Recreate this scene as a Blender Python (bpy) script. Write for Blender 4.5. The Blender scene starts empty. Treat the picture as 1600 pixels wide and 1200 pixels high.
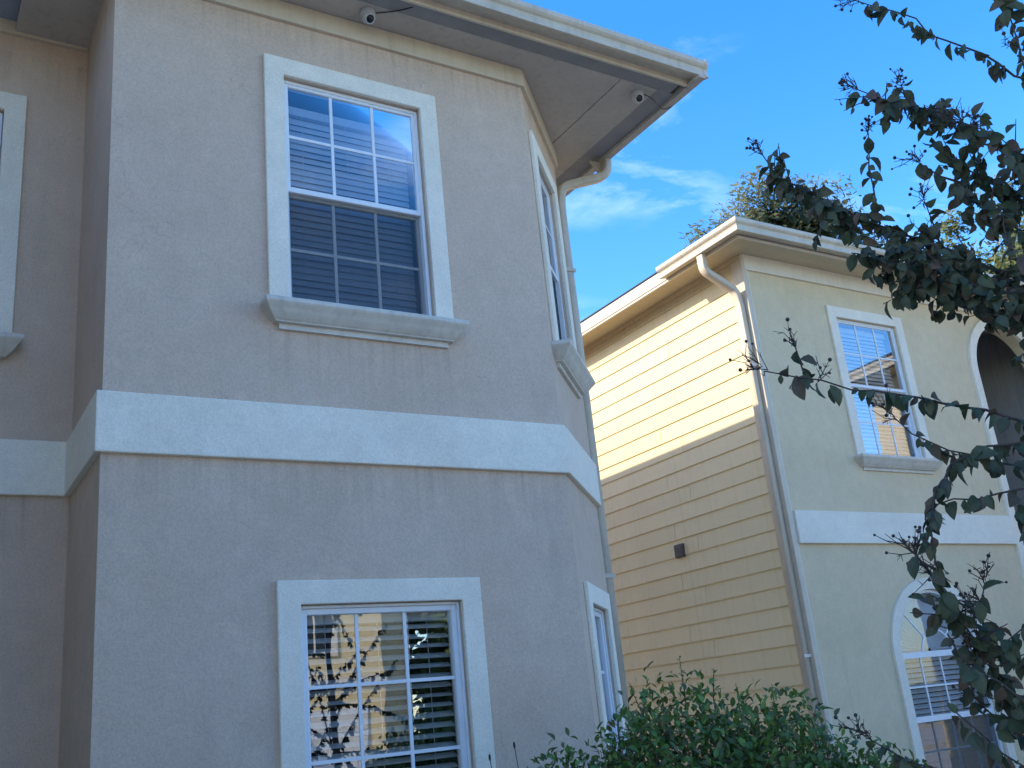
import bpy, math, random
from mathutils import Vector, Matrix, Quaternion

random.seed(7)
E = 1.6                      # eye height: heights below are written relative to eye level and lifted by E
S = bpy.context.scene
COL = S.collection

# ------------------------------------------------------------------ camera
cam_d = bpy.data.cameras.new('camera'); cam = bpy.data.objects.new('camera', cam_d); COL.objects.link(cam)
S.camera = cam
yaw, pit, rol = math.radians(32.667), math.radians(18.372), math.radians(-5.857)
fw = Vector((math.sin(yaw)*math.cos(pit), math.cos(yaw)*math.cos(pit), math.sin(pit)))
rt = Vector((math.cos(yaw), -math.sin(yaw), 0)); up = rt.cross(fw)
Rr = math.cos(rol)*rt + math.sin(rol)*up
Uu = -math.sin(rol)*rt + math.cos(rol)*up
cam.matrix_world = Matrix(((Rr.x, Uu.x, -fw.x, 0), (Rr.y, Uu.y, -fw.y, 0), (Rr.z, Uu.z, -fw.z, E), (0, 0, 0, 1)))
cam_d.sensor_fit = 'HORIZONTAL'; cam_d.sensor_width = 36.0; cam_d.lens = 1580.6/1600*36
cam_d.clip_start = 0.05; cam_d.clip_end = 2000

# ------------------------------------------------------------------ sky and sun
SUN = Vector((0.894, -0.447, -0.608)).normalized()          # direction the light travels
elev = math.asin(-SUN.z); azim = math.atan2(-SUN.x, -SUN.y)
W = bpy.data.worlds.new('World'); S.world = W; W.use_nodes = True
nt = W.node_tree; nt.nodes.clear()
def N(t, typ, **kw):
    n = t.nodes.new(typ)
    for k, v in kw.items(): setattr(n, k, v)
    return n
out = N(nt, 'ShaderNodeOutputWorld'); bg = N(nt, 'ShaderNodeBackground'); bg.inputs[1].default_value = 0.15
sky = N(nt, 'ShaderNodeTexSky', sky_type='NISHITA', sun_disc=False, sun_elevation=elev, sun_rotation=azim)
sky.altitude = 0; sky.air_density = 1.0; sky.dust_density = 0.6; sky.ozone_density = 1.4
tc = N(nt, 'ShaderNodeTexCoord'); sep = N(nt, 'ShaderNodeSeparateXYZ')
nt.links.new(tc.outputs['Generated'], sep.inputs[0])
zm = N(nt, 'ShaderNodeMath', operation='MAXIMUM'); zm.inputs[1].default_value = 0.06
nt.links.new(sep.outputs[2], zm.inputs[0])
dx = N(nt, 'ShaderNodeMath', operation='DIVIDE'); dy = N(nt, 'ShaderNodeMath', operation='DIVIDE')
nt.links.new(sep.outputs[0], dx.inputs[0]); nt.links.new(zm.outputs[0], dx.inputs[1])
nt.links.new(sep.outputs[1], dy.inputs[0]); nt.links.new(zm.outputs[0], dy.inputs[1])
cmb = N(nt, 'ShaderNodeCombineXYZ'); nt.links.new(dx.outputs[0], cmb.inputs[0]); nt.links.new(dy.outputs[0], cmb.inputs[1])
mp = N(nt, 'ShaderNodeMapping'); mp.inputs['Rotation'].default_value = (0, 0, 0.5); mp.inputs['Scale'].default_value = (1.0, 1.5, 1); mp.inputs['Location'].default_value = (1.52, 1.60, 0)
nt.links.new(cmb.outputs[0], mp.inputs[0])
n1 = N(nt, 'ShaderNodeTexNoise'); n1.inputs['Scale'].default_value = 2.6; n1.inputs['Detail'].default_value = 8; n1.inputs['Roughness'].default_value = 0.62; n1.inputs['Distortion'].default_value = 0.3
n2 = N(nt, 'ShaderNodeTexNoise'); n2.inputs['Scale'].default_value = 1.1; n2.inputs['Detail'].default_value = 2
nt.links.new(mp.outputs[0], n1.inputs['Vector']); nt.links.new(mp.outputs[0], n2.inputs['Vector'])
r1 = N(nt, 'ShaderNodeMapRange'); r1.inputs[1].default_value = 0.50; r1.inputs[2].default_value = 0.95
r2 = N(nt, 'ShaderNodeMapRange'); r2.inputs[1].default_value = 0.47; r2.inputs[2].default_value = 0.60
nt.links.new(n1.outputs['Fac'], r1.inputs[0]); nt.links.new(n2.outputs['Fac'], r2.inputs[0])
mm = N(nt, 'ShaderNodeMath', operation='MULTIPLY'); nt.links.new(r1.outputs[0], mm.inputs[0]); nt.links.new(r2.outputs[0], mm.inputs[1])
hs = N(nt, 'ShaderNodeHueSaturation'); hs.inputs['Hue'].default_value = 0.510; hs.inputs['Saturation'].default_value = 1.44; hs.inputs['Value'].default_value = 1.0
nt.links.new(sky.outputs[0], hs.inputs['Color'])
mx = N(nt, 'ShaderNodeMix', data_type='RGBA'); mx.inputs['B'].default_value = (2.9, 3.5, 4.5, 1)
nt.links.new(mm.outputs[0], mx.inputs['Factor']); nt.links.new(hs.outputs[0], mx.inputs['A'])
nt.links.new(mx.outputs['Result'], bg.inputs[0]); nt.links.new(bg.outputs[0], out.inputs[0])

sd = bpy.data.lights.new('sun', 'SUN'); sun = bpy.data.objects.new('sun', sd); COL.objects.link(sun)
sd.energy = 2.0; sd.angle = math.radians(0.5); sd.color = (1.0, 0.90, 0.70)
sun.rotation_euler = SUN.to_track_quat('-Z', 'Y').to_euler(); sun.location = (-20, 25, 20)
S.view_settings.view_transform = 'Standard'; S.view_settings.look = 'None'
S.view_settings.gamma = 1.0; S.view_settings.exposure = 1.74; S.view_settings.use_curve_mapping = False

S.render.engine = 'CYCLES'; S.cycles.max_bounces = 7; S.cycles.diffuse_bounces = 4; S.cycles.glossy_bounces = 4; S.cycles.transparent_max_bounces = 8

# ------------------------------------------------------------------ materials
MATS = {}
def new_mat(name):
    m = bpy.data.materials.new(name); m.use_nodes = True; t = m.node_tree
    b = t.nodes['Principled BSDF']; MATS[name] = m
    return m, t, b
def coords(t, scale=(1, 1, 1)):
    c = N(t, 'ShaderNodeTexCoord'); g = N(t, 'ShaderNodeMapping'); g.inputs['Scale'].default_value = scale
    t.links.new(c.outputs['Object'], g.inputs[0]); return g.outputs[0]
def noise(t, vec, scale, detail=4, rough=0.55):
    n = N(t, 'ShaderNodeTexNoise'); n.inputs['Scale'].default_value = scale; n.inputs['Detail'].default_value = detail
    n.inputs['Roughness'].default_value = rough; t.links.new(vec, n.inputs['Vector']); return n.outputs['Fac']
def ramp(t, fac, stops):
    r = N(t, 'ShaderNodeValToRGB'); e = r.color_ramp.elements
    while len(e) < len(stops): e.new(0.5)
    for k, (p, c) in enumerate(stops): e[k].position = p; e[k].color = (*c, 1)
    t.links.new(fac, r.inputs[0]); return r.outputs[0]
def mul(t, a, b, f=1.0):
    m = N(t, 'ShaderNodeMix', data_type='RGBA', blend_type='MULTIPLY'); m.inputs['Factor'].default_value = f
    t.links.new(a, m.inputs['A']); t.links.new(b, m.inputs['B']); return m.outputs['Result']
def bump(t, b, h, strength, dist):
    n = N(t, 'ShaderNodeBump'); n.inputs['Strength'].default_value = strength; n.inputs['Distance'].default_value = dist
    t.links.new(h, n.inputs['Height']); t.links.new(n.outputs[0], b.inputs['Normal'])

def stucco(name, c1, c2, grain=0.89, bs=0.5, streak=True, runs=()):
    m, t, b = new_mat(name); v = coords(t)
    big = noise(t, v, 1.7, 5, 0.6); col = ramp(t, big, [(0.32, c1), (0.68, c2)])
    mid = noise(t, coords(t, (1, 1, 1)), 9, 4, 0.65)
    col = mul(t, col, ramp(t, mid, [(0.3, (0.945, 0.945, 0.945)), (0.7, (1.03, 1.03, 1.03))]))
    pat = noise(t, v, 2.6, 6, 0.7); col = mul(t, col, ramp(t, pat, [(0.56, (1, 1, 1)), (0.72, (1.07, 1.07, 1.065))]))
    fine = noise(t, v, 95, 3, 0.7)
    col = mul(t, col, ramp(t, fine, [(0.35, (grain, grain, grain)), (0.62, (1.05, 1.05, 1.05))]))
    if runs:                                             # a few hairline cracks
        wv = N(t, 'ShaderNodeVectorMath', operation='ADD'); nz = N(t, 'ShaderNodeTexNoise'); nz.inputs['Scale'].default_value = 5; t.links.new(v, nz.inputs['Vector']); t.links.new(v, wv.inputs[0]); t.links.new(nz.outputs['Color'], wv.inputs[1])
        vo = N(t, 'ShaderNodeTexVoronoi', feature='DISTANCE_TO_EDGE'); vo.inputs['Scale'].default_value = 0.8; t.links.new(wv.outputs[0], vo.inputs['Vector'])
        cr = ramp(t, vo.outputs['Distance'], [(0.0, (0.86, 0.86, 0.86)), (0.006, (1, 1, 1))]); cm = N(t, 'ShaderNodeMix', data_type='RGBA', blend_type='MULTIPLY')
        mk = N(t, 'ShaderNodeMapRange'); mk.inputs[1].default_value = 0.52; mk.inputs[2].default_value = 0.60; t.links.new(noise(t, v, 1.1, 2), mk.inputs[0])
        t.links.new(mk.outputs[0], cm.inputs['Factor']); t.links.new(col, cm.inputs['A']); t.links.new(cr, cm.inputs['B']); col = cm.outputs['Result']
    if streak:
        s = noise(t, coords(t, (7, 7, 0.55)), 1.3, 4, 0.6)
        col = mul(t, col, ramp(t, s, [(0.26, (0.95, 0.95, 0.955)), (0.42, (1, 1, 1)), (0.66, (1, 1, 1)), (0.80, (1.06, 1.06, 1.06))]))
    if runs:                                             # rain runs that start under the sill and the band
        cc = N(t, 'ShaderNodeTexCoord'); sp = N(t, 'ShaderNodeSeparateXYZ'); t.links.new(cc.outputs['Object'], sp.inputs[0])
        acc = None
        for z1, ln, xa, xb in runs:
            f = N(t, 'ShaderNodeMapRange'); f.inputs[1].default_value = z1 - ln; f.inputs[2].default_value = z1; t.links.new(sp.outputs[2], f.inputs[0])
            lt = N(t, 'ShaderNodeMath', operation='LESS_THAN'); lt.inputs[1].default_value = z1 + 0.01; t.links.new(sp.outputs[2], lt.inputs[0])
            ga = N(t, 'ShaderNodeMath', operation='GREATER_THAN'); ga.inputs[1].default_value = xa; t.links.new(sp.outputs[0], ga.inputs[0])
            gb = N(t, 'ShaderNodeMath', operation='LESS_THAN'); gb.inputs[1].default_value = xb; t.links.new(sp.outputs[0], gb.inputs[0])
            o = f.outputs[0]
            for q in (lt, ga, gb):
                k = N(t, 'ShaderNodeMath', operation='MULTIPLY'); t.links.new(o, k.inputs[0]); t.links.new(q.outputs[0], k.inputs[1]); o = k.outputs[0]
            if acc is None: acc = o
            else:
                k = N(t, 'ShaderNodeMath', operation='MAXIMUM'); t.links.new(acc, k.inputs[0]); t.links.new(o, k.inputs[1]); acc = k.outputs[0]
        st = noise(t, coords(t, (22, 22, 0.5)), 1.0, 4, 0.6); sr = N(t, 'ShaderNodeMapRange'); sr.inputs[1].default_value = 0.46; sr.inputs[2].default_value = 0.72; t.links.new(st, sr.inputs[0])
        k = N(t, 'ShaderNodeMath', operation='MULTIPLY'); t.links.new(acc, k.inputs[0]); t.links.new(sr.outputs[0], k.inputs[1])
        col = mul(t, col, ramp(t, k.outputs[0], [(0.0, (1, 1, 1)), (1.0, (0.80, 0.79, 0.78))]))
    t.links.new(col, b.inputs['Base Color']); b.inputs['Roughness'].default_value = 0.92
    b.inputs['Specular IOR Level'].default_value = 0.2
    h2 = noise(t, v, 150, 2, 0.6)
    ad = N(t, 'ShaderNodeMath', operation='ADD'); t.links.new(fine, ad.inputs[0]); t.links.new(h2, ad.inputs[1])
    bump(t, b, ad.outputs[0], bs, 0.004)
    return m
def paint(name, c, rough=0.5, dirt=0.12, scale=3.0, metal=0.0, grain=None, bs=0.12, vary=0.0):
    m, t, b = new_mat(name); v = coords(t)
    d = 1 - dirt
    col = ramp(t, noise(t, v, scale, 6, 0.65), [(0.30, tuple(x*d for x in c)), (0.62, c)])
    s = noise(t, coords(t, (14, 14, 1.2)), 1.5, 4, 0.6)
    col = mul(t, col, ramp(t, s, [(0.3, (d, d, d*0.98)), (0.5, (1, 1, 1))]))
    if vary:
        oi = N(t, 'ShaderNodeObjectInfo'); lo = 1 - vary
        col = mul(t, col, ramp(t, oi.outputs['Random'], [(0, (lo, lo, lo*0.98)), (1, (1.0, 1.0, 1.0))]))
    t.links.new(col, b.inputs['Base Color']); b.inputs['Roughness'].default_value = rough; b.inputs['Metallic'].default_value = metal
    bump(t, b, noise(t, coords(t, grain or (1, 1, 1)), 60, 3, 0.6), bs, 0.002)
    return m
stucco('stucco_taupe', (0.625, 0.462, 0.338), (0.68, 0.51, 0.378), runs=((3.755, 0.45, 0.47, 1.62), (3.01, 0.35, -9, 9), (5.81, 0.30, -9, 9)))
stucco('stucco_white', (0.83, 0.74, 0.59), (0.92, 0.83, 0.67), 0.90, 0.5, False)
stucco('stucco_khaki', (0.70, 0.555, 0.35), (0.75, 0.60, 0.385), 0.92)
paint('sill_paint', (0.68, 0.61, 0.51), 0.6, 0.16, 6)
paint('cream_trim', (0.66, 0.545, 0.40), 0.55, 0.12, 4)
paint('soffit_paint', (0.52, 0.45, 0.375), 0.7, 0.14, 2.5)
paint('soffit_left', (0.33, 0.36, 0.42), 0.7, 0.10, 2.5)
paint('gutter_paint', (0.60, 0.51, 0.385), 0.42, 0.16, 5)
paint('white_trim', (0.78, 0.69, 0.56), 0.5, 0.10, 4)
paint('vinyl_white', (0.80, 0.81, 0.82), 0.35, 0.05, 8, bs=0.03)
paint('siding_yellow', (0.78, 0.62, 0.345), 0.6, 0.07, 2.2, grain=(1, 0.06, 1), bs=0.3, vary=0.07)
paint('tan_trim', (0.58, 0.46, 0.29), 0.6, 0.10, 3)
paint('slat_dim', (0.40, 0.43, 0.46), 0.5, 0.04, 5, bs=0.02)  # white slats dimmed to blue-grey, indoor shade put into the colour
paint('slat_bright', (0.78, 0.77, 0.74), 0.5, 0.04, 5, bs=0.02)  # lighter copy of the slat colour for blinds that should look lit
paint('dark_room', (0.035, 0.036, 0.04), 0.9, 0.1, 2)  # near-black, the darkness of the unlit room is put into the colour
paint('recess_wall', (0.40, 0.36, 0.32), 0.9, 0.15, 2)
paint('camera_white', (0.52, 0.51, 0.50), 0.35, 0.04, 8, bs=0.0)
paint('black_plastic', (0.012, 0.012, 0.014), 0.25, 0.1, 8, bs=0.0)
paint('vent_brown', (0.075, 0.062, 0.06), 0.5, 0.15, 20)
paint('shingle', (0.045, 0.045, 0.05), 0.9, 0.35, 9)
paint('roof_gray', (0.16, 0.155, 0.15), 0.9, 0.3, 9)
paint('asphalt', (0.055, 0.055, 0.058), 0.9, 0.3, 6)
paint('concrete', (0.54, 0.49, 0.42), 0.85, 0.2, 2)
paint('mulch', (0.10, 0.07, 0.05), 0.95, 0.4, 14)
paint('garage_white', (0.70, 0.69, 0.66), 0.5, 0.06, 3)
paint('brick_orange', (0.46, 0.23, 0.10), 0.8, 0.25, 7)
paint('bark', (0.10, 0.085, 0.07), 0.9, 0.4, 22)
paint('twig', (0.055, 0.040, 0.036), 0.8, 0.3, 40)
paint('dry_stem', (0.20, 0.155, 0.115), 0.9, 0.35, 30)
paint('capsule', (0.035, 0.022, 0.022), 0.6, 0.3, 60)

def vent_mat():
    m, t, b = new_mat('vent_strip'); v = coords(t)
    vo = N(t, 'ShaderNodeTexVoronoi'); vo.inputs['Scale'].default_value = 95; vo.inputs['Randomness'].default_value = 0.0
    t.links.new(v, vo.inputs['Vector'])
    col = ramp(t, vo.outputs['Distance'], [(0.0, (0.07, 0.07, 0.075)), (0.30, (0.09, 0.09, 0.095)), (0.40, (0.42, 0.39, 0.36))])
    col = mul(t, col, ramp(t, noise(t, v, 6, 4), [(0.3, (0.8, 0.8, 0.8)), (0.7, (1, 1, 1))]))
    t.links.new(col, b.inputs['Base Color']); b.inputs['Roughness'].default_value = 0.8
vent_mat()
def glass_mat(name, base, tint, wav=0.05):
    m, t, b = new_mat(name); t.nodes.remove(b)
    o = t.nodes['Material Output']; tr = N(t, 'ShaderNodeBsdfTransparent'); tr.inputs[0].default_value = (*tint, 1)
    gl = N(t, 'ShaderNodeBsdfGlossy'); gl.inputs['Roughness'].default_value = 0.004; gl.inputs[0].default_value = (0.96, 0.98, 1, 1)
    fr = N(t, 'ShaderNodeFresnel'); fr.inputs[0].default_value = 1.52
    r = N(t, 'ShaderNodeMapRange'); r.inputs[3].default_value = base; r.inputs[4].default_value = 0.85
    t.links.new(fr.outputs[0], r.inputs[0])
    bp = N(t, 'ShaderNodeBump'); bp.inputs['Strength'].default_value = wav; bp.inputs['Distance'].default_value = 0.01
    t.links.new(noise(t, coords(t), 3.0, 2, 0.5), bp.inputs['Height']); t.links.new(bp.outputs[0], gl.inputs['Normal'])
    ms = N(t, 'ShaderNodeMixShader'); t.links.new(r.outputs[0], ms.inputs[0]); t.links.new(tr.outputs[0], ms.inputs[1]); t.links.new(gl.outputs[0], ms.inputs[2])
    t.links.new(ms.outputs[0], o.inputs[0])
glass_mat('glass', 0.0, (0.80, 0.84, 0.88))
glass_mat('glass_low', 0.24, (0.90, 0.92, 0.93), 0.05)
def screen_mat():
    m, t, b = new_mat('insect_screen'); t.nodes.remove(b); o = t.nodes['Material Output']
    tr = N(t, 'ShaderNodeBsdfTransparent'); df = N(t, 'ShaderNodeBsdfDiffuse'); df.inputs[0].default_value = (0.05, 0.055, 0.06, 1)
    lw = N(t, 'ShaderNodeLayerWeight'); lw.inputs[0].default_value = 0.5
    r = N(t, 'ShaderNodeMapRange'); r.inputs[3].default_value = 0.30; r.inputs[4].default_value = 1.0; t.links.new(lw.outputs['Facing'], r.inputs[0])
    ms = N(t, 'ShaderNodeMixShader'); t.links.new(r.outputs[0], ms.inputs[0]); t.links.new(tr.outputs[0], ms.inputs[1]); t.links.new(df.outputs[0], ms.inputs[2]); t.links.new(ms.outputs[0], o.inputs[0])
screen_mat()
def leaf_mat(name, cols, trans, rough=0.5):
    m, t, b = new_mat(name); o = t.nodes['Material Output']
    oi = N(t, 'ShaderNodeObjectInfo'); ge = N(t, 'ShaderNodeNewGeometry')
    ad = N(t, 'ShaderNodeMath', operation='ADD'); fr = N(t, 'ShaderNodeMath', operation='FRACT')
    t.links.new(oi.outputs['Random'], ad.inputs[0]); t.links.new(ge.outputs['Random Per Island'], ad.inputs[1]); t.links.new(ad.outputs[0], fr.inputs[0])
    n = len(cols); col = ramp(t, fr.outputs[0], [(k/(n-1), c) for k, c in enumerate(cols)])
    col = mul(t, col, ramp(t, noise(t, coords(t), 70, 3), [(0.3, (0.75, 0.75, 0.75)), (0.7, (1.1, 1.1, 1.1))]))
    t.links.new(col, b.inputs['Base Color']); b.inputs['Roughness'].default_value = rough
    tl = N(t, 'ShaderNodeBsdfTranslucent'); t.links.new(col, tl.inputs[0])
    ms = N(t, 'ShaderNodeMixShader'); ms.inputs[0].default_value = trans
    t.links.new(b.outputs[0], ms.inputs[1]); t.links.new(tl.outputs[0], ms.inputs[2]); t.links.new(ms.outputs[0], o.inputs[0])
leaf_mat('myrtle_leaf', [(0.045, 0.066, 0.036), (0.075, 0.105, 0.048), (0.050, 0.072, 0.040), (0.12, 0.075, 0.045), (0.065, 0.095, 0.045), (0.045, 0.062, 0.040), (0.10, 0.115, 0.05)], 0.30, 0.6)
leaf_mat('shrub_leaf', [(0.075, 0.15, 0.03), (0.13, 0.26, 0.045), (0.09, 0.17, 0.035), (0.20, 0.32, 0.06), (0.07, 0.12, 0.035), (0.20, 0.17, 0.06)], 0.28, 0.5)
leaf_mat('far_leaf', [(0.13, 0.15, 0.055), (0.20, 0.20, 0.08), (0.11, 0.13, 0.05), (0.27, 0.24, 0.11)], 0.35, 0.6)
leaf_mat('pale_leaf', [(0.15, 0.17, 0.05), (0.22, 0.22, 0.07), (0.12, 0.15, 0.04)], 0.35, 0.6)
leaf_mat('green_leaf', [(0.04, 0.08, 0.02), (0.06, 0.11, 0.03), (0.09, 0.13, 0.03)], 0.25, 0.6)
def grass_mat():
    m, t, b = new_mat('lawn'); v = coords(t)
    col = ramp(t, noise(t, v, 0.4, 8, 0.7), [(0.3, (0.05, 0.075, 0.02)), (0.7, (0.11, 0.12, 0.04))])
    t.links.new(col, b.inputs['Base Color']); b.inputs['Roughness'].default_value = 0.95
    bump(t, b, noise(t, v, 30, 4), 0.6, 0.05)
grass_mat()

# ------------------------------------------------------------------ mesh helpers
def P(x, y, z): return Vector((x, y, z + E))
def root_of(o):
    while o.parent: o = o.parent
    return o
def obj(name, mesh, parent=None, loc=None):
    o = bpy.data.objects.new(name, mesh); COL.objects.link(o)
    if parent: o.parent = parent
    if loc is not None: o.location = loc
    return o
def tag(o, label=None, cat=None, group=None, kind=None):
    if label: o['label'] = label
    if cat: o['category'] = cat
    if group: o['group'] = group
    if kind: o['kind'] = kind
    return o
def thing(name, loc, label, cat, group=None):
    o = bpy.data.objects.new(name, None); COL.objects.link(o); o.location = loc; o.empty_display_size = 0.2
    return tag(o, label, cat, group)
class Fr:                                     # a wall frame: a along the wall, d out of it, z up (eye level = 0)
    def __init__(s, o, u, n): s.o = Vector((o[0], o[1], 0)); s.u = Vector((u[0], u[1], 0)).normalized(); s.n = Vector((n[0], n[1], 0)).normalized()
    def __call__(s, a, d, z): return s.o + s.u*a + s.n*d + Vector((0, 0, z + E))
class MB:
    def __init__(s): s.v = []; s.f = []
    def add(s, vs, fs):
        k = len(s.v); s.v += [Vector(p) for p in vs]; s.f += [tuple(k + i for i in f) for f in fs]; return s
    def quad(s, a, b, c, d): return s.add([a, b, c, d], [(0, 1, 2, 3)])
    def box(s, fr, a0, a1, d0, d1, z0, z1):
        return s.add([fr(a, d, z) for z in (z0, z1) for a, d in ((a0, d0), (a1, d0), (a1, d1), (a0, d1))],
                     [(0, 3, 2, 1), (4, 5, 6, 7), (0, 1, 5, 4), (1, 2, 6, 5), (2, 3, 7, 6), (3, 0, 4, 7)])
    def wbox(s, x0, x1, y0, y1, z0, z1): return s.box(WF, x0, x1, y0, y1, z0, z1)
    def loft(s, rings, close=False, caps=True):
        n = len(rings[0]); fs = []
        for i in range(len(rings)-1):
            for j in range(n if close else n-1):
                k = (j+1) % n; fs.append((i*n+j, i*n+k, (i+1)*n+k, (i+1)*n+j))
        if caps: fs.append(tuple(range(n))); fs.append(tuple((len(rings)-1)*n + j for j in range(n)))
        return s.add([p for r in rings for p in r], fs)
    def tube(s, pts, rads, n=6, caps=True, rect=None):
        pts = [Vector(p) for p in pts]; rings = []; ref = None
        for i, p in enumerate(pts):
            t = (pts[min(i+1, len(pts)-1)] - pts[max(i-1, 0)]).normalized()
            if ref is None: ref = (Vector((0, 0, 1)) if abs(t.z) < 0.9 else Vector((1, 0, 0)))
            a = t.cross(ref)
            if a.length < 1e-4: a = t.orthogonal()
            a.normalize(); b = a.cross(t); ref = b
            r = rads[i] if isinstance(rads, (list, tuple)) else rads
            rings.append([p + a*(math.cos(2*math.pi*k/n)*r) + b*(math.sin(2*math.pi*k/n)*r) for k in range(n)])
        return s.loft(rings, True, caps)
    def mesh(s, name, mat, origin=Vector((0, 0, 0)), smooth=False):
        m = bpy.data.meshes.new(name); m.from_pydata([p - origin for p in s.v], [], s.f); m.update()
        if mat: m.materials.append(MATS[mat])
        if smooth: m.polygons.foreach_set('use_smooth', [True]*len(m.polygons))
        import bmesh
        bm = bmesh.new(); bm.from_mesh(m); bmesh.ops.recalc_face_normals(bm, faces=bm.faces); bm.to_mesh(m); bm.free()
        return m
    def build(s, name, mat, parent=None, smooth=False):
        o0 = root_of(parent).location.copy() if parent else Vector((0, 0, 0))
        return obj(name, s.mesh(name, mat, o0, smooth), parent)
WF = Fr((0, 0), (1, 0), (0, 1))
def bevel(o, w=0.004, seg=2):
    m = o.modifiers.new('bevel', 'BEVEL'); m.width = w; m.segments = seg; m.limit_method = 'ANGLE'; m.angle_limit = 0.6
    return o
def round_path(pts, r=0.06, seg=5):
    pts = [Vector(p) for p in pts]; o = [pts[0]]
    for i in range(1, len(pts)-1):
        a, b, c = pts[i-1], pts[i], pts[i+1]
        d1 = (a-b); d2 = (c-b); k = min(r, d1.length*0.45, d2.length*0.45)
        p0 = b + d1.normalized()*k; p2 = b + d2.normalized()*k
        for q in range(seg+1):
            t = q/seg; o.append(p0*(1-t)**2 + b*2*t*(1-t) + p2*t*t)
    o.append(pts[-1]); return o
def pipe(mb, pts, out, w, d):
    """rectangular down-pipe with softened corners swept along a path; out = horizontal direction away from the wall"""
    pts = [Vector(p) for p in pts]; rings = []; side0 = Vector((0, 0, 1)).cross(Vector(out)).normalized()
    prof = []
    for sx, sy in ((1, 1), (-1, 1), (-1, -1), (1, -1)):
        for q in range(3):
            an = math.atan2(sy, sx) + (q-1)*0.6; c = 0.012
            prof.append((sx*(w/2-c) + math.cos(an)*c*1.2, sy*(d/2-c) + math.sin(an)*c*1.2))
    for i, p in enumerate(pts):
        t = (pts[min(i+1, len(pts)-1)] - pts[max(i-1, 0)]).normalized()
        a = side0 - t*side0.dot(t); a.normalize(); b = a.cross(t)
        rings.append([p + a*x + b*y for x, y in prof])
    return mb.loft(rings, True, True)
def holes(mb, fr, a0, a1, z0, z1, ops, reveal=0.10):
    """wall face with rectangular openings and their reveals"""
    A = sorted({a0, a1, *[v for o in ops for v in o[:2]]}); Z = sorted({z0, z1, *[v for o in ops for v in o[2:4]]})
    for i in range(len(A)-1):
        for j in range(len(Z)-1):
            ca, cz = (A[i]+A[i+1])/2, (Z[j]+Z[j+1])/2
            if any(o[0] < ca < o[1] and o[2] < cz < o[3] for o in ops): continue
            mb.quad(fr(A[i], 0, Z[j]), fr(A[i+1], 0, Z[j]), fr(A[i+1], 0, Z[j+1]), fr(A[i], 0, Z[j+1]))
    for o in ops:
        b0, b1, c0, c1 = o[:4]; r = -reveal
        for (p, q) in (((b0, c0), (b0, c1)), ((b1, c0), (b1, c1)), ((b0, c0), (b1, c0)), ((b0, c1), (b1, c1))):
            if len(o) > 4 and q[1] == c1 and p[1] == c1: continue
            mb.quad(fr(p[0], 0, p[1]), fr(q[0], 0, q[1]), fr(q[0], r, q[1]), fr(p[0], r, p[1]))
def sill_mould(mb, fr, a0, a1, ztop, h=0.155, dmax=0.125):
    prof = [(0.0, 0.0), (dmax*0.96, -0.004), (dmax, -0.012), (dmax, -0.030), (dmax*0.95, -0.040), (dmax*0.80, -0.062), (dmax*0.70, -0.080), (dmax*0.62, -0.092),
            (dmax*0.50, -0.108), (dmax*0.42, -0.116), (dmax*0.40, -0.122), (dmax*0.18, -0.124), (dmax*0.18, -h), (0, -h)]
    rings = [[fr(a0-d, 0, ztop+z), fr(a0-d, d, ztop+z), fr(a1+d, d, ztop+z), fr(a1+d, 0, ztop+z)] for d, z in prof]
    mb.loft(rings, False, False)
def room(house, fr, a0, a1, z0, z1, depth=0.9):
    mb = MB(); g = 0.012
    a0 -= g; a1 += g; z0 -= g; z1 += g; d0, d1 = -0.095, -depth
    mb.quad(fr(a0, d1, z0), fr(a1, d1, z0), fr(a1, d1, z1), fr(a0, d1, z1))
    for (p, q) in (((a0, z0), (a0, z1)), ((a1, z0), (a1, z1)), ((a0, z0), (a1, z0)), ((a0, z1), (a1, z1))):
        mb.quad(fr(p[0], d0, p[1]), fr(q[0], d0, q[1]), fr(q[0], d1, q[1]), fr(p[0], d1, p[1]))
    return mb.build('room_dark_box', 'dark_room', house)
def grid(win, fr, a0, a1, z0, z1, cols, rows, d, mat='vinyl_white', glass='glass', mw=0.009):
    da, dz = (a1-a0)/cols, (z1-z0)/rows; r0 = root_of(win).location
    for i in range(1, cols):
        MB().box(fr, a0+da*i-mw, a0+da*i+mw, d-0.006, d+0.006, z0, z1).build('muntin', mat, win)
    for j in range(1, rows):
        MB().box(fr, a0, a1, d-0.0045, d+0.0045, z0+dz*j-mw, z0+dz*j+mw).build('muntin', mat, win)
    pane = MB().quad(fr(a0, d, z0), fr(a0+da, d, z0), fr(a0+da, d, z0+dz), fr(a0, d, z0+dz)).mesh('pane', glass, r0)
    for i in range(cols):
        for j in range(rows):
            obj('pane', pane, win, fr.u*da*i + Vector((0, 0, dz*j)))
def frame_ring(mb, fr, a0, a1, z0, z1, w, d0, d1, wb=None, wt=None):
    wb = w if wb is None else wb; wt = w if wt is None else wt
    mb.box(fr, a0, a0+w, d0, d1, z0, z1); mb.box(fr, a1-w, a1, d0, d1, z0, z1)
    mb.box(fr, a0+w, a1-w, d0, d1-0.001, z0, z0+wb); mb.box(fr, a0+w, a1-w, d0, d1-0.001, z1-wt, z1)
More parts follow.
